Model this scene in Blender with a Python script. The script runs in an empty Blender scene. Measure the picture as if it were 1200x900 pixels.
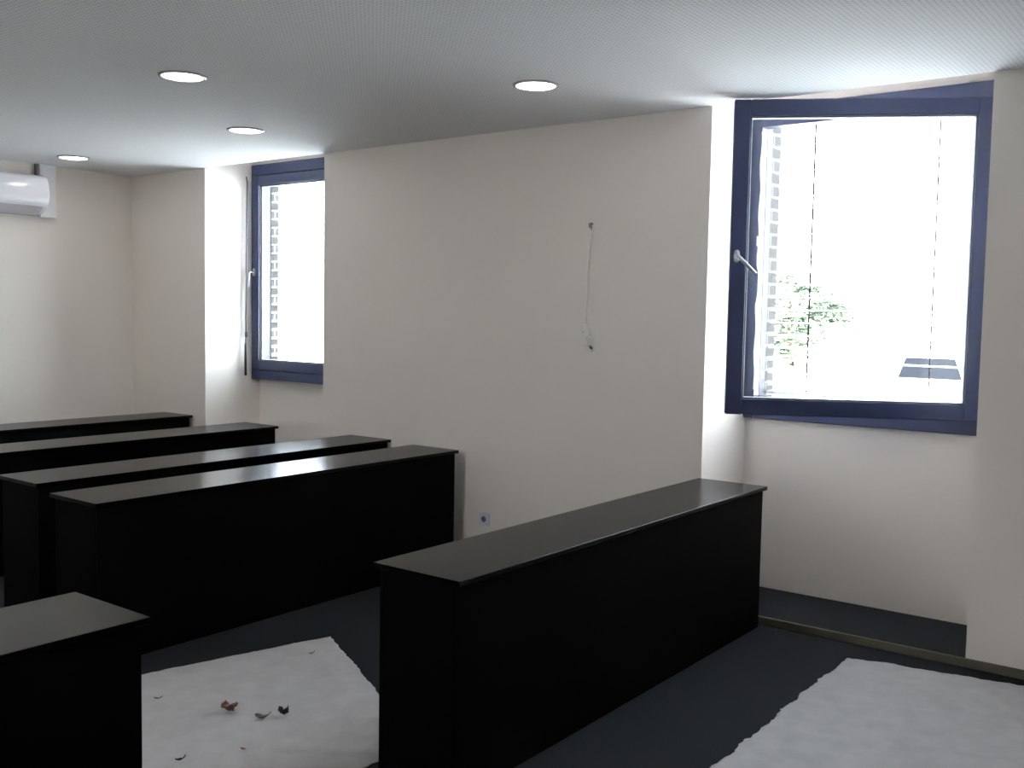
import bpy, bmesh, math, random
from mathutils import Vector, Matrix, noise

random.seed(7)
S = bpy.context.scene
COL = S.collection

# ------------------------------------------------------------------ helpers
def link(o):
    COL.objects.link(o)
    return o

def obj(name, bm, mat=None, parent=None, smooth=False):
    me = bpy.data.meshes.new(name)
    bmesh.ops.recalc_face_normals(bm, faces=bm.faces)
    bm.to_mesh(me)
    bm.free()
    if smooth:
        for p in me.polygons:
            p.use_smooth = True
    o = link(bpy.data.objects.new(name, me))
    if mat:
        me.materials.append(mat)
    if parent:
        o.parent = parent
    return o

def empty(name, loc=(0, 0, 0), rz=0.0):
    o = link(bpy.data.objects.new(name, None))
    o.empty_display_size = 0.1
    o.location = loc
    o.rotation_euler = (0, 0, rz)
    return o

def tag(o, label, cat, group=None):
    o['label'] = label
    o['category'] = cat
    if group:
        o['group'] = group
    return o

def struct(o):
    o['kind'] = 'structure'
    return o

def NB():
    return bmesh.new()

def box(bm, x0, x1, y0, y1, z0, z1, bevel=0.0, seg=1):
    vs = [bm.verts.new((x, y, z)) for x in (x0, x1) for y in (y0, y1) for z in (z0, z1)]
    f = [(0, 1, 3, 2), (4, 6, 7, 5), (0, 4, 5, 1), (2, 3, 7, 6), (0, 2, 6, 4), (1, 5, 7, 3)]
    fs = [bm.faces.new([vs[i] for i in q]) for q in f]
    if bevel > 0:
        es = set()
        for q in fs:
            es.update(q.edges)
        bmesh.ops.bevel(bm, geom=list(es), offset=bevel, segments=seg, affect='EDGES', profile=0.5)
    return bm

def cyl(bm, p0, p1, r0, r1=None, n=20, cap=True):
    r1 = r0 if r1 is None else r1
    p0, p1 = Vector(p0), Vector(p1)
    q = (p1 - p0).to_track_quat('Z', 'Y')
    ring = []
    for p, r in ((p0, r0), (p1, r1)):
        ring.append([bm.verts.new(p + q @ Vector((r * math.cos(2 * math.pi * i / n), r * math.sin(2 * math.pi * i / n), 0))) for i in range(n)])
    for i in range(n):
        j = (i + 1) % n
        bm.faces.new((ring[0][i], ring[0][j], ring[1][j], ring[1][i]))
    if cap:
        bm.faces.new(ring[0][::-1])
        bm.faces.new(ring[1])
    return bm

def tube(bm, pts, r, n=8):
    pts = [Vector(p) for p in pts]
    rings = []
    up = Vector((0.31, 0.52, 0.79)).normalized()
    for i, p in enumerate(pts):
        t = (pts[min(i + 1, len(pts) - 1)] - pts[max(i - 1, 0)]).normalized()
        a = t.cross(up)
        if a.length < 1e-3:
            a = t.cross(Vector((1, 0, 0)))
        a.normalize()
        b = t.cross(a)
        rr = r[i] if isinstance(r, (list, tuple)) else r
        rings.append([bm.verts.new(p + rr * (a * math.cos(2 * math.pi * k / n) + b * math.sin(2 * math.pi * k / n))) for k in range(n)])
    for A, B in zip(rings, rings[1:]):
        for k in range(n):
            j = (k + 1) % n
            bm.faces.new((A[k], A[j], B[j], B[k]))
    bm.faces.new(rings[0][::-1])
    bm.faces.new(rings[-1])
    return bm

def lathe(bm, prof, c=(0, 0, 0), n=40, axis='Z'):
    """closed profile of (radius, height) pairs turned about an axis"""
    rings = []
    for r, h in prof:
        row = []
        for k in range(n):
            a = 2 * math.pi * k / n
            if axis == 'Z':
                v = (c[0] + r * math.cos(a), c[1] + r * math.sin(a), c[2] + h)
            else:
                v = (c[0] + r * math.cos(a), c[1] + h, c[2] + r * math.sin(a))
            row.append(bm.verts.new(v))
        rings.append(row)
    m = len(rings)
    for i in range(m):
        A, B = rings[i], rings[(i + 1) % m]
        for k in range(n):
            j = (k + 1) % n
            bm.faces.new((A[k], A[j], B[j], B[k]))
    return bm

def prism_y(bm, prof, y0, y1):
    """profile of (x, z) extruded along y"""
    a = [bm.verts.new((x, y0, z)) for x, z in prof]
    b = [bm.verts.new((x, y1, z)) for x, z in prof]
    n = len(prof)
    for i in range(n):
        j = (i + 1) % n
        bm.faces.new((a[i], a[j], b[j], b[i]))
    bm.faces.new(a[::-1])
    bm.faces.new(b)
    return bm

# ---------------------------------------------------------------- materials
def mat(name, color, rough=0.6, spec=0.5, metal=0.0, var=0.0, vscale=6.0, bump=0.0, bscale=200.0, emit=None, estr=0.0, coat=0.0):
    m = bpy.data.materials.new(name)
    m.use_nodes = True
    nt = m.node_tree
    b = nt.nodes['Principled BSDF']
    b.inputs['Base Color'].default_value = (*color, 1)
    b.inputs['Roughness'].default_value = rough
    b.inputs['Specular IOR Level'].default_value = spec
    b.inputs['Metallic'].default_value = metal
    b.inputs['Coat Weight'].default_value = coat
    tc = nt.nodes.new('ShaderNodeTexCoord')
    if var > 0:
        n = nt.nodes.new('ShaderNodeTexNoise')
        n.inputs['Scale'].default_value = vscale
        n.inputs['Detail'].default_value = 5
        nt.links.new(tc.outputs['Object'], n.inputs['Vector'])
        r = nt.nodes.new('ShaderNodeValToRGB')
        r.color_ramp.elements[0].position = 0.3
        r.color_ramp.elements[1].position = 0.7
        r.color_ramp.elements[0].color = (*[c * (1 - var) for c in color], 1)
        r.color_ramp.elements[1].color = (*[min(1, c * (1 + var)) for c in color], 1)
        nt.links.new(n.outputs['Fac'], r.inputs['Fac'])
        nt.links.new(r.outputs['Color'], b.inputs['Base Color'])
    if bump > 0:
        n2 = nt.nodes.new('ShaderNodeTexNoise')
        n2.inputs['Scale'].default_value = bscale
        n2.inputs['Detail'].default_value = 4
        nt.links.new(tc.outputs['Object'], n2.inputs['Vector'])
        bp = nt.nodes.new('ShaderNodeBump')
        bp.inputs['Strength'].default_value = bump
        bp.inputs['Distance'].default_value = 0.002
        nt.links.new(n2.outputs['Fac'], bp.inputs['Height'])
        nt.links.new(bp.outputs['Normal'], b.inputs['Normal'])
    if emit:
        b.inputs['Emission Color'].default_value = (*emit, 1)
        b.inputs['Emission Strength'].default_value = estr
    return m

def ceiling_mat():
    """white acoustic ceiling board, a fine square grid of punched holes"""
    m = bpy.data.materials.new('perforated_ceiling_board')
    m.use_nodes = True
    nt = m.node_tree
    b = nt.nodes['Principled BSDF']
    b.inputs['Roughness'].default_value = 0.85
    b.inputs['Specular IOR Level'].default_value = 0.2
    tc = nt.nodes.new('ShaderNodeTexCoord')
    sc = nt.nodes.new('ShaderNodeVectorMath'); sc.operation = 'SCALE'; sc.inputs['Scale'].default_value = 1 / 0.022
    nt.links.new(tc.outputs['Object'], sc.inputs[0])
    fr = nt.nodes.new('ShaderNodeVectorMath'); fr.operation = 'FRACTION'
    nt.links.new(sc.outputs['Vector'], fr.inputs[0])
    sb = nt.nodes.new('ShaderNodeVectorMath'); sb.operation = 'SUBTRACT'; sb.inputs[1].default_value = (0.5, 0.5, 0.5)
    nt.links.new(fr.outputs['Vector'], sb.inputs[0])
    ml = nt.nodes.new('ShaderNodeVectorMath'); ml.operation = 'MULTIPLY'; ml.inputs[1].default_value = (1, 1, 0)
    nt.links.new(sb.outputs['Vector'], ml.inputs[0])
    le = nt.nodes.new('ShaderNodeVectorMath'); le.operation = 'LENGTH'
    nt.links.new(ml.outputs['Vector'], le.inputs[0])
    lt = nt.nodes.new('ShaderNodeMath'); lt.operation = 'LESS_THAN'; lt.inputs[1].default_value = 0.24
    nt.links.new(le.outputs['Value'], lt.inputs[0])
    mx = nt.nodes.new('ShaderNodeMix'); mx.data_type = 'RGBA'
    mx.inputs['A'].default_value = (0.86, 0.865, 0.875, 1)
    mx.inputs['B'].default_value = (0.62, 0.63, 0.65, 1)
    nt.links.new(lt.outputs['Value'], mx.inputs['Factor'])
    nt.links.new(mx.outputs['Result'], b.inputs['Base Color'])
    return m

def brick_mat():
    m = bpy.data.materials.new('brown_brick')
    m.use_nodes = True
    nt = m.node_tree
    b = nt.nodes['Principled BSDF']
    b.inputs['Roughness'].default_value = 0.9
    tc = nt.nodes.new('ShaderNodeTexCoord')
    sep = nt.nodes.new('ShaderNodeSeparateXYZ')
    nt.links.new(tc.outputs['Object'], sep.inputs[0])
    ad = nt.nodes.new('ShaderNodeMath'); ad.operation = 'ADD'
    nt.links.new(sep.outputs['X'], ad.inputs[0]); nt.links.new(sep.outputs['Y'], ad.inputs[1])
    cb = nt.nodes.new('ShaderNodeCombineXYZ')
    nt.links.new(ad.outputs[0], cb.inputs['X']); nt.links.new(sep.outputs['Z'], cb.inputs['Y'])
    br = nt.nodes.new('ShaderNodeTexBrick')
    br.inputs['Scale'].default_value = 1.0
    br.inputs['Brick Width'].default_value = 0.25
    br.inputs['Row Height'].default_value = 0.075
    br.inputs['Mortar Size'].default_value = 0.008
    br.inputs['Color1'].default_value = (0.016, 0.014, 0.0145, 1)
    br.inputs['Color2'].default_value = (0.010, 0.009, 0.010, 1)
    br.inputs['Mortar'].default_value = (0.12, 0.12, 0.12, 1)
    nt.links.new(cb.outputs[0], br.inputs['Vector'])
    nt.links.new(br.outputs['Color'], b.inputs['Base Color'])
    return m

def carpet_mat():
    m = mat('charcoal_carpet', (0.032, 0.035, 0.041), rough=0.95, spec=0.1, bump=0.8, bscale=350)
    nt = m.node_tree
    b = nt.nodes['Principled BSDF']
    tc = nt.nodes.new('ShaderNodeTexCoord')
    n = nt.nodes.new('ShaderNodeTexNoise'); n.inputs['Scale'].default_value = 240; n.inputs['Detail'].default_value = 3
    nt.links.new(tc.outputs['Object'], n.inputs['Vector'])
    r = nt.nodes.new('ShaderNodeValToRGB')
    r.color_ramp.elements[0].position = 0.35; r.color_ramp.elements[1].position = 0.65
    r.color_ramp.elements[0].color = (0.011, 0.012, 0.0145, 1)
    r.color_ramp.elements[1].color = (0.026, 0.028, 0.033, 1)
    nt.links.new(n.outputs['Fac'], r.inputs['Fac'])
    nt.links.new(r.outputs['Color'], b.inputs['Base Color'])
    return m

def laminate_mat():
    """black wood-grain laminate: faint streaks along the length"""
    m = mat('black_laminate', (0.006, 0.006, 0.007), rough=0.2, spec=0.12)
    nt = m.node_tree
    b = nt.nodes['Principled BSDF']
    tc = nt.nodes.new('ShaderNodeTexCoord')
    mp = nt.nodes.new('ShaderNodeMapping')
    mp.inputs['Scale'].default_value = (60, 3, 60)
    nt.links.new(tc.outputs['Object'], mp.inputs['Vector'])
    n = nt.nodes.new('ShaderNodeTexNoise'); n.inputs['Scale'].default_value = 2.0; n.inputs['Detail'].default_value = 6
    nt.links.new(mp.outputs['Vector'], n.inputs['Vector'])
    r = nt.nodes.new('ShaderNodeValToRGB')
    r.color_ramp.elements[0].color = (0.0012, 0.0012, 0.0014, 1)
    r.color_ramp.elements[1].color = (0.003, 0.0029, 0.0031, 1)
    nt.links.new(n.outputs['Fac'], r.inputs['Fac'])
    nt.links.new(r.outputs['Color'], b.inputs['Base Color'])
    mr = nt.nodes.new('ShaderNodeMapRange')
    mr.inputs['To Min'].default_value = 0.20; mr.inputs['To Max'].default_value = 0.26
    nt.links.new(n.outputs['Fac'], mr.inputs['Value'])
    nt.links.new(mr.outputs['Result'], b.inputs['Roughness'])
    return m

def glass_mat():
    m = bpy.data.materials.new('window_glass')
    m.use_nodes = True
    nt = m.node_tree
    nt.nodes.clear()
    out = nt.nodes.new('ShaderNodeOutputMaterial')
    t = nt.nodes.new('ShaderNodeBsdfTransparent'); t.inputs['Color'].default_value = (0.93, 0.96, 0.97, 1)
    g = nt.nodes.new('ShaderNodeBsdfGlossy'); g.inputs['Roughness'].default_value = 0.02
    lw = nt.nodes.new('ShaderNodeLayerWeight'); lw.inputs['Blend'].default_value = 0.5
    pw = nt.nodes.new('ShaderNodeMath'); pw.operation = 'POWER'; pw.inputs[1].default_value = 5.0
    nt.links.new(lw.outputs['Facing'], pw.inputs[0])
    fm = nt.nodes.new('ShaderNodeMath'); fm.operation = 'MULTIPLY_ADD'; fm.inputs[1].default_value = 0.96; fm.inputs[2].default_value = 0.04
    nt.links.new(pw.outputs[0], fm.inputs[0])
    mx = nt.nodes.new('ShaderNodeMixShader')
    nt.links.new(fm.outputs[0], mx.inputs['Fac'])
    nt.links.new(t.outputs[0], mx.inputs[1]); nt.links.new(g.outputs[0], mx.inputs[2])
    nt.links.new(mx.outputs[0], out.inputs['Surface'])
    return m

M = dict(
    wall=mat('cream_wall_paint', (0.85, 0.80, 0.75), rough=0.8, spec=0.25, var=0.012, vscale=1.5, bump=0.12, bscale=260),
    ceil=ceiling_mat(),
    carpet=carpet_mat(),
    strip=mat('beige_wall_strip', (0.12, 0.108, 0.082), rough=0.7, spec=0.3, var=0.1, vscale=9),
    lam=laminate_mat(),
    panel=mat('matt_black_panel', (0.0015, 0.0015, 0.0018), rough=0.55, spec=0.03, var=0.15, vscale=8),
    frame=mat('navy_window_paint', (0.031, 0.042, 0.110), rough=0.38, spec=0.5, var=0.05, vscale=20),
    gasket=mat('black_rubber', (0.02, 0.02, 0.025), rough=0.6),
    steel=mat('satin_silver_metal', (0.55, 0.57, 0.62), rough=0.35, metal=0.6, var=0.04, vscale=40),
    glass=glass_mat(),
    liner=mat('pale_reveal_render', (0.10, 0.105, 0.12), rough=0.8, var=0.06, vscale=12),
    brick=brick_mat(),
    slat=mat('white_blind_metal', (0.80, 0.82, 0.83), rough=0.45, var=0.02, vscale=10),
    cord=mat('dark_ladder_cord', (0.008, 0.008, 0.009), rough=0.8),
    white=mat('white_plastic', (0.80, 0.80, 0.82), rough=0.25, spec=0.5, var=0.01, vscale=5),
    ac=mat('glossy_white_plastic', (0.74, 0.74, 0.80), rough=0.12, spec=0.6, var=0.01, vscale=5),
    acflap=mat('pale_grey_plastic', (0.50, 0.50, 0.55), rough=0.3, var=0.02, vscale=8),
    pipe=mat('dark_grey_matt', (0.12, 0.12, 0.12), rough=0.8, var=0.1, vscale=30),  # dark grey for the painted gap shade and the cord tip
    trunk=mat('white_trunking_plastic', (0.76, 0.76, 0.78), rough=0.4, var=0.01, vscale=6),
    socket=mat('white_socket_plastic', (0.74, 0.74, 0.80), rough=0.35, var=0.01, vscale=30),
    well=mat('grey_socket_well', (0.16, 0.16, 0.18), rough=0.5, var=0.02, vscale=30),
    rodmetal=mat('grey_rod_metal', (0.16, 0.17, 0.20), rough=0.45, metal=0.3, var=0.04, vscale=40),
    hole=mat('dark_socket_hole', (0.02, 0.02, 0.022), rough=0.7),
    ring=mat('grey_light_ring', (0.42, 0.42, 0.43), rough=0.4, var=0.01, vscale=20),
    lamp=mat('lit_diffuser', (0.9, 0.9, 0.9), rough=0.5, emit=(1.0, 0.95, 0.88), estr=7.0),
    cloth=mat('white_fleece_cloth', (0.475, 0.472, 0.48), rough=0.95, spec=0.1, var=0.07, vscale=9, bump=0.8, bscale=60),
    rope=mat('white_cord', (0.95, 0.95, 0.95), rough=0.8, var=0.04, vscale=60),
    wire=mat('dark_wire', (0.03, 0.03, 0.03), rough=0.5),
    leaf_brown=mat('reddish_brown_dry_leaf', (0.24, 0.12, 0.09), rough=0.8, var=0.4, vscale=40),
    leaf_grey=mat('grey_brown_dry_leaf', (0.15, 0.12, 0.11), rough=0.85, var=0.4, vscale=60),
    leaf_dark=mat('blackened_dry_leaf', (0.022, 0.018, 0.02), rough=0.8, var=0.3, vscale=60),
    ground=mat('pale_concrete', (0.55, 0.55, 0.54), rough=0.9, var=0.08, vscale=0.7),
    carpaint=mat('white_car_paint', (0.75, 0.76, 0.78), rough=0.25, coat=0.5, var=0.01, vscale=3),
    carglass=mat('dark_car_glass', (0.0012, 0.0014, 0.0022), rough=0.03, spec=0.08, var=0.02, vscale=3),
    tyre=mat('black_tyre', (0.015, 0.015, 0.016), rough=0.8, var=0.1, vscale=20),
    foliage=mat('green_foliage', (0.060, 0.085, 0.055), rough=0.8, var=0.4, vscale=3),
    bark=mat('tree_bark', (0.07, 0.05, 0.04), rough=0.9, var=0.3, vscale=12),
)

# --------------------------------------------------------- room measurements
D = 5.11             # room face of the window wall
B = 5.676            # back of the niches
H = 2.8234           # ceiling
ZS = 0.0445          # raised niche floor
XL, XR, Y0 = -8.14, 4.6, -2.2
NL = (-7.08, -5.638) # far niche
NR = (-2.516, -1.09) # near niche
ZW0, ZW1 = 1.066, 2.905
TOP = 3.06
YB = 5.80            # outer face of the inner leaf
YO = 5.94            # outer face of the brick leaf

# ------------------------------------------------------------------ the room
bm = NB()
box(bm, XL - 0.2, XR + 0.2, Y0 - 0.2, D, -0.12, 0.0)
fl = struct(obj('floor', bm, M['carpet']))
for i, (a, b) in enumerate((NL, NR)):
    bm = NB()
    box(bm, a - 0.01, b + 0.01, D, B + 0.02, -0.12, ZS)
    struct(obj('floor_niche', bm, M['carpet']))

bm = NB()
box(bm, XL - 0.2, XR + 0.2, Y0 - 0.2, D, H, TOP)
struct(obj('ceiling', bm, M['ceil']))

bm = NB()                                  # window wall with its two niches
box(bm, XL - 0.2, NL[0], D, YB, -0.12, TOP)
box(bm, NL[1], NR[0], D, YB, -0.12, TOP)
box(bm, NR[1], XR + 0.2, D, YB, -0.12, TOP)
for a, b in (NL, NR):
    box(bm, a, b, B, YB, -0.12, ZW0)       # breast wall under the window
    box(bm, a, b, B, YB, ZW1, TOP)         # strip above the window
    box(bm, a, b, D, YB, TOP, TOP + 0.1)   # niche soffit
struct(obj('wall_back', bm, M['wall']))

for name, q in (('wall_left', (XL - 0.2, XL, Y0 - 0.2, D)), ('wall_right', (XR, XR + 0.2, Y0 - 0.2, D)),
                ):
    bm = NB()
    box(bm, *q, 0.0, H)
    struct(obj(name, bm, M['wall']))

bm = NB()                                  # wall behind the viewer, with an opening added to let in fill daylight
box(bm, XL, -3.6, Y0 - 0.2, Y0, 0.0, H)
box(bm, -2.9, XR, Y0 - 0.2, Y0, 0.0, H)
box(bm, -3.6, -2.9, Y0 - 0.2, Y0, 0.0, 1.05)
box(bm, -3.6, -2.9, Y0 - 0.2, Y0, 2.2, H)
struct(obj('wall_front', bm, M['wall']))

bm = NB()
box(bm, XL, XR, D - 0.014, D, 0.0, ZS, bevel=0.003)
struct(obj('trim_1', bm, M['strip']))

# brick outer leaf with pale lined openings
OL = (-7.15, -5.70)
OR = (-2.455, -1.155)
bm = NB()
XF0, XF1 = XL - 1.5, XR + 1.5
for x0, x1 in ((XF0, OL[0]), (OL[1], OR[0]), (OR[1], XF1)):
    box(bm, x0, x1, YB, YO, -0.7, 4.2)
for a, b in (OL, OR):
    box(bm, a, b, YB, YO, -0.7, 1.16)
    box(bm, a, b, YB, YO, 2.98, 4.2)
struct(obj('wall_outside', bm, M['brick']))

# ---------------------------------------------------------------- windows
def bar_frame(bm, x0, x1, y0, y1, z0, z1, wl, wr, wb, wt, bevel=0.004):
    box(bm, x0, x0 + wl, y0, y1, z0, z1, bevel)
    box(bm, x1 - wr, x1, y0, y1, z0, z1, bevel)
    box(bm, x0 + wl, x1 - wr, y0, y1, z0, z0 + wb, bevel)
    box(bm, x0 + wl, x1 - wr, y0, y1, z1 - wt, z1, bevel)

def window(name, niche, opening, sash_x0, hinge, angle, lever_dir, sash_y):
    root = struct(empty(name, (0.5 * (niche[0] + niche[1]), B, ZW0)))
    off = Vector(root.location)
    def sh(bm):
        bmesh.ops.translate(bm, verts=bm.verts, vec=-off)
        return bm
    bm = NB()
    bar_frame(bm, niche[0], niche[1], 5.642, 5.72, ZW0, ZW1, 0.064, 0.075, 0.12, 0.12)
    if angle == 0:                           # rebate lip standing round the shut sash
        for q in ((niche[0], sash_x0 - 0.002, ZW0, ZW1), (hinge + 0.002, niche[1], ZW0, ZW1),
                  (sash_x0 - 0.002, hinge + 0.002, 2.815, ZW1), (sash_x0 - 0.002, hinge + 0.002, ZW0, 1.143)):
            box(bm, q[0], q[1], 5.586, 5.644, q[2], q[3], 0.002)
    obj('window_frame', sh(bm), M['frame'], root)
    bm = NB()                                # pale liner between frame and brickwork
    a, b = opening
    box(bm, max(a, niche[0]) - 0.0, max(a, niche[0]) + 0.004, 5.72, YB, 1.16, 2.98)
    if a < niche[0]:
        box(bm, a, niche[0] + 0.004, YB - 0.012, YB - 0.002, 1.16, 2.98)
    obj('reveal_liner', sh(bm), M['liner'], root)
    bm = NB()                                # metal outer sill
    prof = [(5.72, 1.20), (5.95, 1.172), (5.985, 1.165), (5.985, 1.13), (5.981, 1.13), (5.981, 1.16), (5.72, 1.192)]
    va = [bm.verts.new((a + 0.002, y, z)) for y, z in prof]
    vb = [bm.verts.new((b - 0.002, y, z)) for y, z in prof]
    for i in range(len(prof)):
        j = (i + 1) % len(prof)
        bm.faces.new((va[i], va[j], vb[j], vb[i]))
    bm.faces.new(va[::-1]); bm.faces.new(vb)
    obj('outer_sill', sh(bm), M['slat'], root)
    # the sash, modelled closed about its hinge line and then swung inwards
    w = hinge - sash_x0
    sz0, sz1 = 1.146, 2.812
    T = 0.062
    sash_o = empty('tmp')
    bpy.data.objects.remove(sash_o)
    bm = NB()
    bar_frame(bm, -w, 0, 0.0, T, sz0, sz1, 0.088, 0.1, 0.086, 0.088, 0.005)
    R4 = Matrix.Translation((hinge, sash_y, 0)) @ Matrix.Rotation(angle, 4, 'Z')
    Mloc = Matrix.Translation(-off) @ R4
    sash = obj('sash', bm, M['frame'], root)
    sash.matrix_local = Mloc
    bm = NB()                                # glazing bead
    bar_frame(bm, -w + 0.086, -0.098, 0.016, 0.024, sz0 + 0.084, sz1 - 0.086, 0.007, 0.007, 0.007, 0.007, 0)
    obj('glazing_bead', bm, M['gasket'], sash)
    bm = NB()                                # pale strip painting the daylight on the navy sash edge
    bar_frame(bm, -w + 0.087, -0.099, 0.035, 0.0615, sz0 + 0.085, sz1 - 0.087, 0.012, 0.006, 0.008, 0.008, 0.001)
    obj('lit_edge_strip', bm, M['slat'], sash)
    bm = NB()
    box(bm, -w + 0.08, -0.092, 0.028, 0.034, sz0 + 0.08, sz1 - 0.082)
    obj('glass_pane', bm, M['glass'], sash)
    # handle: rosette, neck and lever
    hx, hz = -w + 0.036, 1.99
    bm = NB()
    n = 24
    ring = []
    for yy, k in ((0.0, 1.0), (-0.009, 1.0), (-0.012, 0.88)):
        ring.append([bm.verts.new((hx + 0.016 * k * math.copysign(abs(math.cos(2 * math.pi * i / n)) ** 0.8, math.cos(2 * math.pi * i / n)), yy,
                                   hz + 0.034 * k * math.copysign(abs(math.sin(2 * math.pi * i / n)) ** 0.8, math.sin(2 * math.pi * i / n)))) for i in range(n)])
    for A, Bq in zip(ring, ring[1:]):
        for i in range(n):
            j = (i + 1) % n
            bm.faces.new((A[i], A[j], Bq[j], Bq[i]))
    bm.faces.new(ring[0][::-1]); bm.faces.new(ring[-1])
    h = obj('handle', bm, M['steel'], sash, smooth=True)
    bm = NB()
    d = Vector((lever_dir[0], 0, lever_dir[1])).normalized()
    p = Vector((hx, -0.010, hz))
    pts = [p, p + Vector((0, -0.03, 0)), p + Vector((0, -0.043, 0)) + d * 0.006, p + Vector((0, -0.049, 0)) + d * 0.02,
           p + Vector((0, -0.05, 0)) + d * 0.06, p + Vector((0, -0.05, 0)) + d * 0.135]
    tube(bm, pts, [0.009, 0.009, 0.0095, 0.0095, 0.009, 0.0085], 12)
    obj('lever', bm, M['steel'], h, smooth=True)
    return root, off

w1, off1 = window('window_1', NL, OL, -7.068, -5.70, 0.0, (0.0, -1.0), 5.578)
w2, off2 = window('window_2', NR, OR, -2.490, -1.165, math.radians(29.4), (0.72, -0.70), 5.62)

# sensor cable hanging down the jamb of the open window
bm = NB()
pts = []
for i in range(40):
    z = 2.76 - i * 0.039
    pts.append((-2.452 + 0.004 * math.sin(i * 0.9) + (0.006 if 20 < i < 26 else 0), 5.636, z))
tube(bm, [Vector(p) - off2 for p in pts], 0.0035, 6)
cb = obj('cable', bm, M['steel'], w2, smooth=True)
bm = NB()
box(bm, -2.459, -2.445, 5.626, 5.641, 2.09, 2.15, 0.002)
bmesh.ops.translate(bm, verts=bm.verts, vec=-off2)
obj('connector', bm, M['white'], cb)

# ---------------------------------------------------------- venetian blinds
def blind(opening, cords, label):
    a, b = opening[0] + 0.012, opening[1] - 0.012
    yc = 5.842
    root = empty('venetian_blind', (0.5 * (a + b), yc, 1.2))
    off = Vector(root.location)
    tag(root, label, 'blind', 'outside venetian blinds')
    bm = NB()
    tilt = math.radians(9)
    z = 1.262
    k = 0
    while z < 2.93:
        rows = []
        for xx in (a, b):
            up, dn = [], []
            for s in range(6):
                t = -0.5 + s / 5
                arch = 0.004 * (1 - (2 * t) ** 2)
                yy = yc + 0.050 * t * math.cos(tilt)
                zz = z + 0.050 * t * math.sin(tilt) + arch
                up.append(Vector((xx, yy, zz + 0.0006)) - off)
                dn.append(Vector((xx, yy, zz - 0.0006)) - off)
            rows.append([bm.verts.new(v) for v in up + dn[::-1]])
        A, C = rows
        n = len(A)
        for i in range(n):
            j = (i + 1) % n
            bm.faces.new((A[i], A[j], C[j], C[i]))
        bm.faces.new(A[::-1]); bm.faces.new(C)
        z += 0.0755
        k += 1
    obj('slats', bm, M['slat'], root)
    bm = NB()
    box(bm, a, b, yc - 0.03, yc + 0.03, 1.205, 1.225, 0.003)
    bmesh.ops.translate(bm, verts=bm.verts, vec=-off)
    obj('bottom_rail', bm, M['slat'], root)
    for x, hw in cords:
        bm = NB()
        box(bm, x - hw, x + hw, yc - 0.001, yc + 0.001, 1.21, 2.97)
        bmesh.ops.translate(bm, verts=bm.verts, vec=-off)
        obj('cord', bm, M['cord'], root)
    return root

blind(OL, ((-6.93, 0.004), (-6.0, 0.004)), 'white outdoor venetian blind outside the far left window')
blind(OR, ((-2.205, 0.0054), (-1.505, 0.0042)), 'white outdoor venetian blind outside the open right window')

# crank rod of the far blind, hanging on the niche side wall
root = tag(empty('blind_crank', (-7.045, 5.50, 1.10)), 'thin grey blind crank rod hanging down the white niche beside the far window', 'crank rod')
bm = NB()
tube(bm, [(0, 0, 0.36), (0, 0.004, 1.0), (0, 0.012, 1.66)], 0.0075, 10)
tube(bm, [(0, 0.012, 1.655), (-0.02, 0.02, 1.69), (-0.036, 0.03, 1.70)], 0.006, 8)
obj('rod', bm, M['rodmetal'], root, smooth=True)
bm = NB()
cyl(bm, (0, 0, 0.33), (0, 0, 0.375), 0.010)
tube(bm, [(0, 0, 0.34), (0.012, -0.012, 0.30), (0.012, -0.014, 0.26)], 0.006, 8)
obj('joint', bm, M['gasket'], root, smooth=True)
bm = NB()
tube(bm, [(0.012, -0.014, 0.275), (0.010, -0.012, 0.14), (0.008, -0.010, 0.0)], [0.009, 0.011, 0.010], 10)
obj('grip', bm, M['gasket'], root, smooth=True)

# ------------------------------------------------------------------ counters
BH = 0.766
BL = 2.552
BW = 0.405
def counter(label, xmax, ymax):
    root = tag(empty('counter_desk', (xmax - BW / 2, ymax - BL / 2, 0)), label, 'desk', 'black laminate counters')
    x, y = BW / 2, BL / 2
    i = 0.018
    bm = NB(); box(bm, -x, x, -y, y, BH - 0.02, BH, 0.0012)
    obj('top', bm, M['lam'], root)
    bm = NB(); box(bm, x - i - 0.02, x - i, -y + i, y - i, 0.0, BH - 0.02, 0.001)
    obj('front_panel', bm, M['panel'], root)
    bm = NB(); box(bm, -x + i, -x + i + 0.02, -y + i, y - i, 0.0, BH - 0.02, 0.001)
    obj('back_panel', bm, M['panel'], root)
    for s in (-1, 1):
        y0, y1 = sorted((s * (y - i), s * (y - i - 0.02)))
        bm = NB(); box(bm, -x + i + 0.0205, x - i - 0.0205, y0, y1, 0.0, BH - 0.02, 0.001)
        obj('end_panel', bm, M['panel'], root)
    return root

counter('long black counter running up to the wall beside the open right window', -2.103, 5.065)
counter('long black counter with its right end beside the white wall socket', -4.209, 5.0)
counter('long black counter close behind the one beside the wall socket', -4.910, 5.09)
counter('long black counter ending under the far left window niche', -6.110, 5.08)
counter('rearmost black counter in front of the air conditioner wall', -7.229, 5.09)
counter('black counter cut off by the bottom left corner, left of the littered cloth', -2.531, 1.638)

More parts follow.
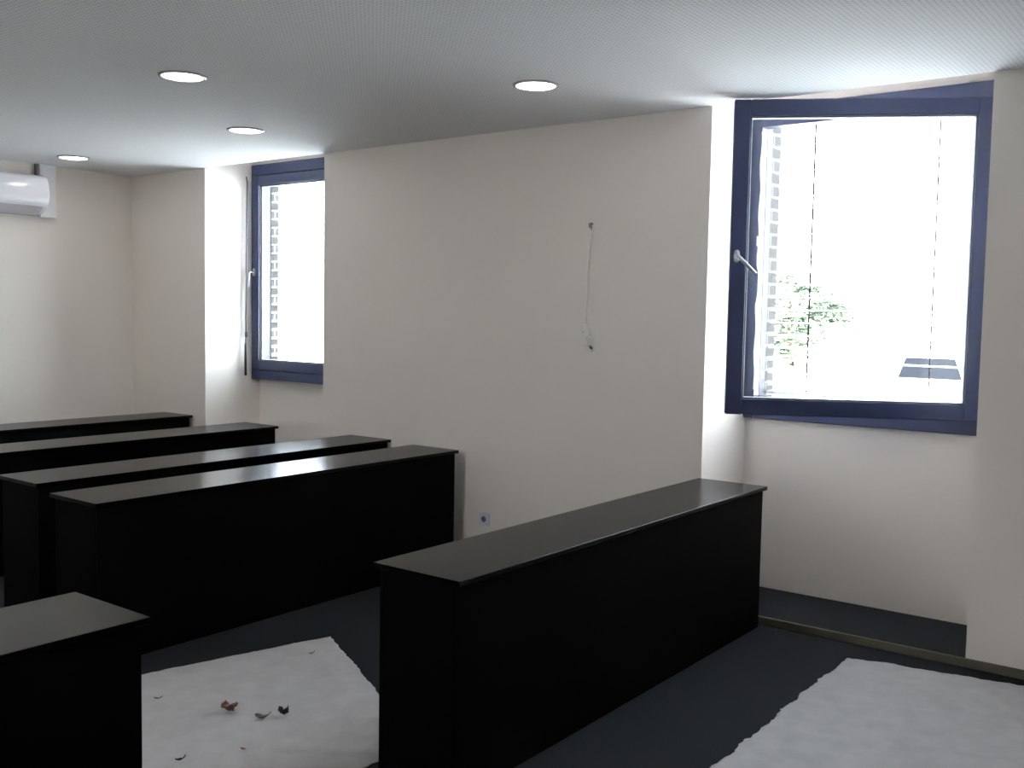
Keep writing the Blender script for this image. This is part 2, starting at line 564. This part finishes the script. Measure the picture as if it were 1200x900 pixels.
# ---------------------------------------------------------------- downlights
def downlight(x, y, label, src=None):
    if src is None:
        r = empty('downlight', (x, y, H))
        bm = NB()
        lathe(bm, [(0.100, 0.0), (0.100, -0.006), (0.104, -0.009), (0.116, -0.006), (0.120, 0.0)], n=48)
        obj('trim_ring', bm, M['ring'], r, smooth=True)
        bm = NB()
        cyl(bm, (0, 0, -0.005), (0, 0, -0.001), 0.0995, n=48)
        obj('diffuser', bm, M['lamp'], r)
    else:
        r = src.copy(); link(r); r.location = (x, y, H)
        for c in src.children:
            d = c.copy(); d.parent = r; link(d)
    tag(r, label, 'ceiling light', 'round recessed ceiling lights')
    return r
L0 = downlight(-3.045, 4.182, 'round lit ceiling light above the cord on the wall, nearest the right window')
downlight(-5.372, 4.190, 'round lit ceiling light closest to the far left window', L0)
downlight(-7.513, 4.216, 'small round lit ceiling light beside the air conditioner', L0)
downlight(-4.424, 3.063, 'large round lit ceiling light nearest the room middle, set apart from the window row', L0)

# ------------------------------------------------------------ air conditioner
AX = XL
root = tag(empty('air_conditioner', (AX, 3.80, 2.40)), 'white wall air conditioner cut off by the left edge of the photo', 'air conditioner')
prof = [(0.0, 0.31), (0.10, 0.318), (0.165, 0.312), (0.195, 0.298), (0.208, 0.275), (0.222, 0.20), (0.226, 0.14), (0.222, 0.10), (0.205, 0.066),
        (0.18, 0.045), (0.13, 0.018), (0.08, 0.004), (0.0, 0.0)]
bm = NB()
prism_y(bm, prof, -0.42, 0.437)
bmesh.ops.bevel(bm, geom=[e for e in bm.edges if abs(e.verts[0].co.y - e.verts[1].co.y) < 1e-5], offset=0.012, segments=3, affect='EDGES', profile=0.5)
obj('body', bm, M['ac'], root, smooth=True)
bm = NB()
flap = [(0.206, 0.064), (0.211, 0.060), (0.135, 0.010), (0.085, -0.004), (0.084, 0.001), (0.132, 0.016)]
prism_y(bm, flap, -0.37, 0.39)
obj('louver_flap', bm, M['acflap'], root)
root = tag(empty('pipe_cover', (AX, 4.318, 2.39)), 'white vertical pipe cover on the wall right of the air conditioner', 'pipe cover')
bm = NB(); box(bm, -0.002, 0.055, -0.07, 0.068, 0, H - 2.39 + 0.002, 0.006, 2)
obj('duct', bm, M['trunk'], root)
bm = NB(); box(bm, 0.055, 0.059, -0.055, 0.053, 0.004, H - 2.39 - 0.004, 0.0015)
obj('lid', bm, M['trunk'], root)
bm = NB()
box(bm, 0.012, 0.05, -0.098, -0.071, 0.34, H - 2.39, 0.006, 2)  # dark block painting the shade in the gap beside the air conditioner
obj('gap_shade', bm, M['pipe'], root, smooth=True)

# -------------------------------------------------------------------- socket
root = tag(empty('wall_socket', (-4.070, D, 0.312)), 'small square white wall socket low on the wall between two counters', 'socket')
bm = NB(); box(bm, -0.044, 0.044, -0.011, 0.0, -0.044, 0.044, 0.004, 3)
obj('plate', bm, M['socket'], root)
bm = NB()
lathe(bm, [(0.0205, -0.0105), (0.0205, -0.013), (0.024, -0.0155), (0.0275, -0.013), (0.0275, -0.0105)], n=36, axis='Y')
obj('rim', bm, M['socket'], root, smooth=True)
bm = NB()
cyl(bm, (0, -0.0112, 0.0), (0, -0.0125, 0.0), 0.0205, n=32)
obj('well', bm, M['well'], root)
bm = NB()
for dx in (-0.0095, 0.0095):
    cyl(bm, (dx, -0.0126, -0.001), (dx, -0.0132, -0.001), 0.0034, n=14)
cyl(bm, (0, -0.0126, 0.0085), (0, -0.021, 0.0085), 0.0030, n=14)
obj('pin_holes', bm, M['hole'], root)

# --------------------------------------------- cord hanging from the wall
root = tag(empty('hanging_cord', (-3.283, D, 2.21)), 'knotted white cord hanging from two dark wire ends on the bare wall', 'cord')
bm = NB()
tube(bm, [(0.004, 0.0, 0.0), (0.004, -0.012, 0.006), (0.005, -0.017, -0.004), (0.003, -0.016, -0.035)], 0.0032, 8)
tube(bm, [(-0.011, 0.0, 0.002), (-0.011, -0.010, 0.006), (-0.012, -0.014, -0.004), (-0.010, -0.014, -0.022)], 0.0026, 8)
obj('wire_end', bm, M['wire'], root, smooth=True)
bm = NB()
pts = [(0.002, -0.016, -0.025)]
for i in range(1, 22):
    t = i / 21
    pts.append((0.0 - 0.022 * t + 0.0015 * math.sin(5 * t), -0.014 - 0.006 * math.sin(math.pi * t), -0.025 - 0.605 * t))
tube(bm, pts, 0.0045, 8)
obj('cord', bm, M['rope'], root, smooth=True)
bm = NB()
pts = []
N = 190
for i in range(N):
    t = i / (N - 1)
    a = t * 2 * math.pi * 11
    c = Vector((-0.022 + 0.044 * t, -0.022, -0.61 - 0.13 * t))
    rr = 0.015 + 0.009 * math.sin(math.pi * t)
    pts.append(c + Vector((rr * math.cos(a), 0.55 * rr * math.sin(a) * 0.9, 0.012 * math.sin(a * 0.53) + 0.004 * math.cos(a * 1.7))))
tube(bm, pts, 0.0052, 7)
tube(bm, [(-0.03, -0.02, -0.60), (-0.004, -0.036, -0.635), (0.018, -0.038, -0.675), (0.012, -0.036, -0.715), (-0.004, -0.034, -0.70), (-0.012, -0.034, -0.655), (-0.02, -0.026, -0.615)], 0.0045, 8)
obj('knot', bm, M['rope'], root, smooth=True)
bm = NB()
tube(bm, [(0.020, -0.022, -0.725), (0.027, -0.02, -0.745), (0.030, -0.018, -0.762)], [0.007, 0.008, 0.004], 8)
obj('cord_tip', bm, M['pipe'], root, smooth=True)

# -------------------------------------------------------------- drop cloths
def drop_cloth(label, A4, B4, C4, D4, nx, ny, seed, fray=0.012, creases=()):
    """sheet spanned by four floor corners A-B-C-D"""
    A4, B4, C4, D4 = [Vector((*q, 0)) for q in (A4, B4, C4, D4)]
    lu, lv = (B4 - A4).length, (D4 - A4).length
    base = (A4 + B4 + C4 + D4) / 4
    bm = NB()
    g = []
    for i in range(nx + 1):
        row = []
        for j in range(ny + 1):
            s, t = i / nx, j / ny
            p = (A4 * (1 - s) + B4 * s) * (1 - t) + (D4 * (1 - s) + C4 * s) * t
            e = min(s * lu, (1 - s) * lu, t * lv, (1 - t) * lv)
            q = Vector((p.x * 9 + seed, p.y * 9, 0.3))
            w = max(0.0, 1 - e / 0.06)
            p = p + Vector((noise.noise(q), noise.noise(q + Vector((7, 3, 0))), 0)) * fray * 1.6 * w
            if i in (0, nx) or j in (0, ny):
                q2 = Vector((p.x * 34, p.y * 34, seed))
                p = p + Vector((noise.noise(q2), noise.noise(q2 + Vector((3, 9, 0))), 0)) * fray
            z = 0.005
            z += 0.006 * max(0, noise.noise(Vector((p.x * 2.6 + seed, p.y * 2.6, 1))))
            z += 0.006 * (1 - abs(noise.noise(Vector((p.x * 3.4, p.y * 1.5, seed))))) ** 6
            z += 0.0048 * noise.noise(Vector((p.x * 12, p.y * 12, seed + 4))) + 0.0016 * noise.noise(Vector((p.x * 27, p.y * 27, seed + 9)))
            for (ax, ay, bx, by, hh, ww) in creases:
                A = Vector((ax, ay)); Bq = Vector((bx, by)); dd = Bq - A
                k = max(0, min(1, (p.xy - A).dot(dd) / dd.length_squared))
                dist = (p.xy - (A + dd * k)).length
                z += hh * math.exp(-(dist / ww) ** 2)
            z = z * (1 - 0.6 * w) + 0.0015
            row.append(bm.verts.new((p.x - base.x, p.y - base.y, max(0.002, z))))
        g.append(row)
    for i in range(nx):
        for j in range(ny):
            bm.faces.new((g[i][j], g[i + 1][j], g[i + 1][j + 1], g[i][j + 1]))
    o = obj('drop_cloth', bm, M['cloth'], smooth=True)
    o.location = (base.x, base.y, 0)
    md = o.modifiers.new('thickness', 'SOLIDIFY')
    md.thickness = 0.0016
    md.offset = 1
    tag(o, label, 'drop cloth', 'white drop cloths on the carpet')
    return o

drop_cloth('white cloth littered with dry leaves on the carpet left of the nearest long counter', (-3.741, 3.448), (-2.535, 2.80), (-2.555, 1.72), (-4.08, 2.20), 110, 110, 3, 0.007,
           creases=((-3.35, 3.0, -3.6, 2.6, 0.006, 0.02), (-3.2, 3.1, -2.7, 2.5, 0.005, 0.02), (-3.0, 2.2, -2.6, 2.55, 0.012, 0.05), (-3.7, 2.9, -3.3, 2.2, 0.005, 0.03)))
drop_cloth('clean white cloth on the carpet in front of the open right window', (-1.575, 4.86), (-0.45, 5.07), (0.0, 3.2), (-1.545, 2.86), 110, 110, 11, 0.010,
           creases=((-1.45, 4.3, -0.7, 4.45, 0.006, 0.02), (-1.2, 4.85, -1.05, 3.6, 0.005, 0.02), (-0.95, 4.9, -0.55, 4.1, 0.006, 0.03), (-1.4, 3.8, -0.6, 4.1, 0.007, 0.03)))

# ------------------------------------------------------- leaves and scraps
def leaf(name, label, cat, x, y, rz, L, W, curl, m, seed, z=0.012, stem=True, fold=0.5, crumple=0.25):
    rn = random.Random(seed)
    bm = NB()
    nx, ny = 14, 8
    g = []
    for i in range(nx + 1):
        t = i / nx
        w = W * (math.sin(math.pi * min(1, t * 0.93 + 0.05)) ** 0.8) * (1 - 0.25 * t)
        row = []
        for j in range(ny + 1):
            s = j / ny * 2 - 1
            ang = curl * (t - 0.5)
            px = L * (math.sin(ang) / curl if abs(curl) > 0.01 else t - 0.5)
            pz = L * ((1 - math.cos(ang)) / curl if abs(curl) > 0.01 else 0)
            py = w * s * math.cos(fold * abs(s))
            pz += w * abs(s) * math.sin(fold) + crumple * W * noise.noise(Vector((t * 4, s * 2.5, seed * 1.7)))
            px += crumple * 0.8 * W * noise.noise(Vector((t * 4, s * 3.0, seed * 1.7 + 5)))
            py += crumple * 0.8 * W * noise.noise(Vector((t * 5, s * 2.5, seed * 1.7 + 9)))
            row.append(bm.verts.new((px, py, pz)))
        g.append(row)
    for i in range(nx):
        for j in range(ny):
            bm.faces.new((g[i][j], g[i + 1][j], g[i + 1][j + 1], g[i][j + 1]))
    if stem:
        p = g[nx][ny // 2].co.copy()
        d = (p - g[nx - 2][ny // 2].co).normalized()
        tube(bm, [p - d * L * 0.05, p + d * L * 0.15 + Vector((0, 0.002, 0)), p + d * L * 0.34 + Vector((0, 0.006, 0.001))], [0.0024, 0.0022, 0.0016], 6)
    zmin = min(v.co.z for v in bm.verts)
    bmesh.ops.translate(bm, verts=bm.verts, vec=(0, 0, -zmin))
    o = obj(name, bm, m, smooth=True)
    o.location = (x, y, z)
    o.rotation_euler = (0, 0, rz)
    md = o.modifiers.new('thickness', 'SOLIDIFY')
    md.thickness = 0.0012
    tag(o, label, cat, 'debris on the littered cloth')
    return o

leaf('dry_leaf', 'crumpled reddish brown leaf, biggest scrap on the littered cloth', 'leaf', -3.319, 2.508, 0.9, 0.076, 0.036, 2.4, M['leaf_brown'], 1, fold=0.8, crumple=0.55, stem=False)
leaf('dry_leaf', 'curled grey brown leaf lying between the brown leaf and the black leaf', 'leaf', -3.166, 2.546, 0.5, 0.058, 0.018, 1.9, M['leaf_grey'], 2)
lf = leaf('dry_leaf', 'black shrivelled leaf with a stalk right of the grey brown leaf', 'leaf', -3.125, 2.626, 0.35, 0.050, 0.020, 2.6, M['leaf_dark'], 3, fold=1.0, crumple=1.0)
leaf('dry_leaf', 'tiny dark leaf near the top corner of the littered cloth', 'leaf', -3.596, 3.193, 1.2, 0.024, 0.008, 1.5, M['leaf_grey'], 4)
leaf('dry_leaf', 'tiny dark leaf near the left edge of the littered cloth', 'leaf', -3.664, 2.399, 0.5, 0.030, 0.008, 1.2, M['leaf_grey'], 5)
leaf('dry_leaf', 'small dark leaf at the bottom left of the littered cloth', 'leaf', -3.087, 2.111, 1.0, 0.034, 0.010, 1.8, M['leaf_dark'], 6)
leaf('dry_leaf', 'tiny tan leaf below the grey brown leaf on the littered cloth', 'leaf', -2.984, 2.316, 0.2, 0.026, 0.008, 1.4, M['leaf_brown'], 8, stem=False)

# ------------------------------------------------------------------ outdoors
GZ = -0.62
bm = NB()
box(bm, -90, 60, -60, 130, GZ - 0.2, GZ)
struct(obj('ground_outside', bm, M['ground']))

def car(x, y, rz):
    root = tag(empty('car', (x, y, GZ), rz), 'white parked car seen through the lower right of the open window', 'car')
    # body: side profile (length y, z) lofted across the width
    prof = [(-2.05, 0.35), (-2.08, 0.60), (-2.0, 0.80), (-1.2, 0.92), (1.5, 0.97), (2.0, 0.90), (2.06, 0.62), (2.02, 0.33)]
    bm = NB()
    a = [bm.verts.new((-0.86, p, z)) for p, z in prof]
    b = [bm.verts.new((0.86, p, z)) for p, z in prof]
    n = len(prof)
    for i in range(n):
        j = (i + 1) % n
        bm.faces.new((a[i], a[j], b[j], b[i]))
    bm.faces.new(a[::-1]); bm.faces.new(b)
    bmesh.ops.bevel(bm, geom=list(bm.edges), offset=0.07, segments=3, affect='EDGES', profile=0.5)
    obj('body', bm, M['carpaint'], root, smooth=True)
    cab = [(-1.15, 0.90, 0.78), (-0.42, 1.46, 0.60), (1.15, 1.48, 0.60), (1.95, 0.93, 0.76)]
    bm = NB()
    a = [bm.verts.new((-w, p, z)) for p, z, w in cab]
    b = [bm.verts.new((w, p, z)) for p, z, w in cab]
    for i in range(4):
        j = (i + 1) % 4
        bm.faces.new((a[i], a[j], b[j], b[i]))
    bm.faces.new(a[::-1]); bm.faces.new(b)
    bmesh.ops.bevel(bm, geom=list(bm.edges), offset=0.05, segments=2, affect='EDGES', profile=0.5)
    obj('cabin', bm, M['carpaint'], root, smooth=True)
    def pane(q, nrm, name):
        bm = NB()
        o1 = [bm.verts.new(Vector(p) + Vector(nrm) * 0.012) for p in q]
        o2 = [bm.verts.new(Vector(p) - Vector(nrm) * 0.01) for p in q]
        bm.faces.new(o1); bm.faces.new(o2[::-1])
        for i in range(len(q)):
            j = (i + 1) % len(q)
            bm.faces.new((o1[i], o2[i], o2[j], o1[j]))
        obj(name, bm, M['carglass'], root)
    pane([(-0.72, -1.10, 0.94), (0.72, -1.10, 0.94), (0.56, -0.47, 1.42), (-0.56, -0.47, 1.42)], (0, -0.61, 0.79), 'windscreen')
    pane([(-0.68, 1.86, 0.99), (0.68, 1.86, 0.99), (0.55, 1.22, 1.43), (-0.55, 1.22, 1.43)], (0, 0.57, 0.82), 'rear_window')
    for s in (-1, 1):
        pane([(s * 0.775, -0.85, 0.97), (s * 0.765, 1.55, 0.99), (s * 0.612, 1.05, 1.42), (s * 0.612, -0.38, 1.42)], (s * 0.95, 0, 0.3), 'side_window')
        for yy in (-1.3, 1.3):
            bm = NB()
            cyl(bm, (s * 0.70, yy, 0.31), (s * 0.89, yy, 0.31), 0.31, n=28)
            wh = obj('wheel', bm, M['tyre'], root)
            bm = NB()
            cyl(bm, (s * 0.885, yy, 0.31), (s * 0.90, yy, 0.31), 0.19, n=20)
            obj('hubcap', bm, M['steel'], wh)
    return root
car(-6.75, 26.2, math.radians(15))

def tree(label, x, y, h, r, seed):
    rn = random.Random(seed)
    root = tag(empty('tree', (x, y, GZ)), label, 'tree')
    bm = NB()
    tube(bm, [(0, 0, 0), (0.05, 0, h * 0.3), (0, 0.05, h * 0.6), (0, 0, h * 0.85)], [0.13, 0.11, 0.08, 0.03], 8)
    for k in range(6):
        a = rn.uniform(0, 6.28)
        z0 = h * rn.uniform(0.35, 0.6)
        tube(bm, [(0, 0, z0), (0.5 * r * math.cos(a), 0.5 * r * math.sin(a), z0 + 0.35 * r), (0.8 * r * math.cos(a), 0.8 * r * math.sin(a), z0 + 0.6 * r)], [0.05, 0.03, 0.012], 6)
    obj('trunk', bm, M['bark'], root, smooth=True)
    bm = NB()
    for k in range(1700):
        u = Vector((rn.gauss(0, 1), rn.gauss(0, 1), rn.gauss(0, 0.9))).normalized() * r * rn.uniform(0.35, 1.0) ** 0.6
        u += Vector((noise.noise(u * 1.1 + Vector((seed, 0, 0))), noise.noise(u * 1.1 + Vector((0, seed, 0))), noise.noise(u))) * 0.5 * r
        c = Vector((0, 0, h * 0.72)) + u
        q = Matrix.Rotation(rn.uniform(0, 6.28), 3, 'Z') @ Matrix.Rotation(rn.uniform(-1.2, 1.2), 3, 'X')
        s = rn.uniform(0.09, 0.17)
        pts = [(-s, 0, 0), (-0.2 * s, 0.42 * s, 0.03), (s, 0, -0.03), (-0.2 * s, -0.42 * s, 0.03)]
        vs = [bm.verts.new(c + q @ Vector(p)) for p in pts]
        bm.faces.new(vs)
    obj('foliage', bm, M['foliage'], root)
    return root
tree('green leafy tree faintly seen at the left of the open right window', -8.75, 22.0, 3.3, 1.15, 5)

# ------------------------------------------------------------------- light
w = bpy.data.worlds.new('overcast_sky')
S.world = w
w.use_nodes = True
nt = w.node_tree
bg = nt.nodes['Background']
tc = nt.nodes.new('ShaderNodeTexCoord')
sep = nt.nodes.new('ShaderNodeSeparateXYZ')
nt.links.new(tc.outputs['Generated'], sep.inputs[0])
rmp = nt.nodes.new('ShaderNodeValToRGB')
rmp.color_ramp.elements[0].position = 0.0
rmp.color_ramp.elements[0].color = (0.92, 0.96, 1.0, 1)
rmp.color_ramp.elements[1].position = 1.0
rmp.color_ramp.elements[1].color = (0.78, 0.88, 1.0, 1)
nt.links.new(sep.outputs['Z'], rmp.inputs['Fac'])
nt.links.new(rmp.outputs['Color'], bg.inputs['Color'])
bg.inputs['Strength'].default_value = 9.0
sd = bpy.data.lights.new('sun', 'SUN')          # behind the building: it lights the yard, not the rooms
sd.energy = 165.0
sd.angle = math.radians(1.0)
sd.color = (1.0, 0.96, 0.9)
so = link(bpy.data.objects.new('sun', sd))
so.location = (0, -10, 12)
so.rotation_euler = Vector((0.25, 0.62, -0.75)).to_track_quat('-Z', 'Y').to_euler()


def lamp(name, x, y, e):
    d = bpy.data.lights.new(name, 'AREA')
    d.shape = 'DISK'; d.size = 0.2; d.energy = e; d.color = (1.0, 0.95, 0.88)
    o = link(bpy.data.objects.new(name, d)); o.location = (x, y, H - 0.012)
    return o
for x, y in ((-6.7, 3.06), (-2.1, 3.06), (0.3, 3.06), (2.4, 4.2), (-5.4, 1.0), (-3.0, 1.0), (-0.8, 0.2), (2.0, 1.0), (-6.7, -0.8)):
    lamp('fill_light', x, y, 2.0)  # unseen lamps added to fill the room with light

# ------------------------------------------------------------------ camera
R = Vector((0.0, 0.0, 0.0))
f_px, pitch, roll, yaw = 1172.35, -0.0676, 0.018, -0.6475
cy, sy = math.cos(yaw), math.sin(yaw)
fwd = Vector((sy * math.cos(pitch), cy * math.cos(pitch), math.sin(pitch)))
right = Vector((cy, -sy, 0))
up = right.cross(fwd)
Rv = right * math.cos(roll) + up * math.sin(roll)
Uv = -right * math.sin(roll) + up * math.cos(roll)
cd = bpy.data.cameras.new('camera')
cd.sensor_fit = 'HORIZONTAL'
cd.sensor_width = 36.0
cd.lens = 36.0 * f_px / 1200.0
cd.clip_start = 0.05
cd.clip_end = 500
co = link(bpy.data.objects.new('camera', cd))
co.matrix_world = Matrix(((Rv.x, Uv.x, -fwd.x, 0), (Rv.y, Uv.y, -fwd.y, 0), (Rv.z, Uv.z, -fwd.z, 1.65), (0, 0, 0, 1)))
S.camera = co

S.view_settings.view_transform = 'Standard'
S.view_settings.look = 'None'
S.view_settings.exposure = 1.02
S.view_settings.gamma = 1.0
S.view_settings.use_curve_mapping = False
S.cycles.max_bounces = 16
S.cycles.diffuse_bounces = 10
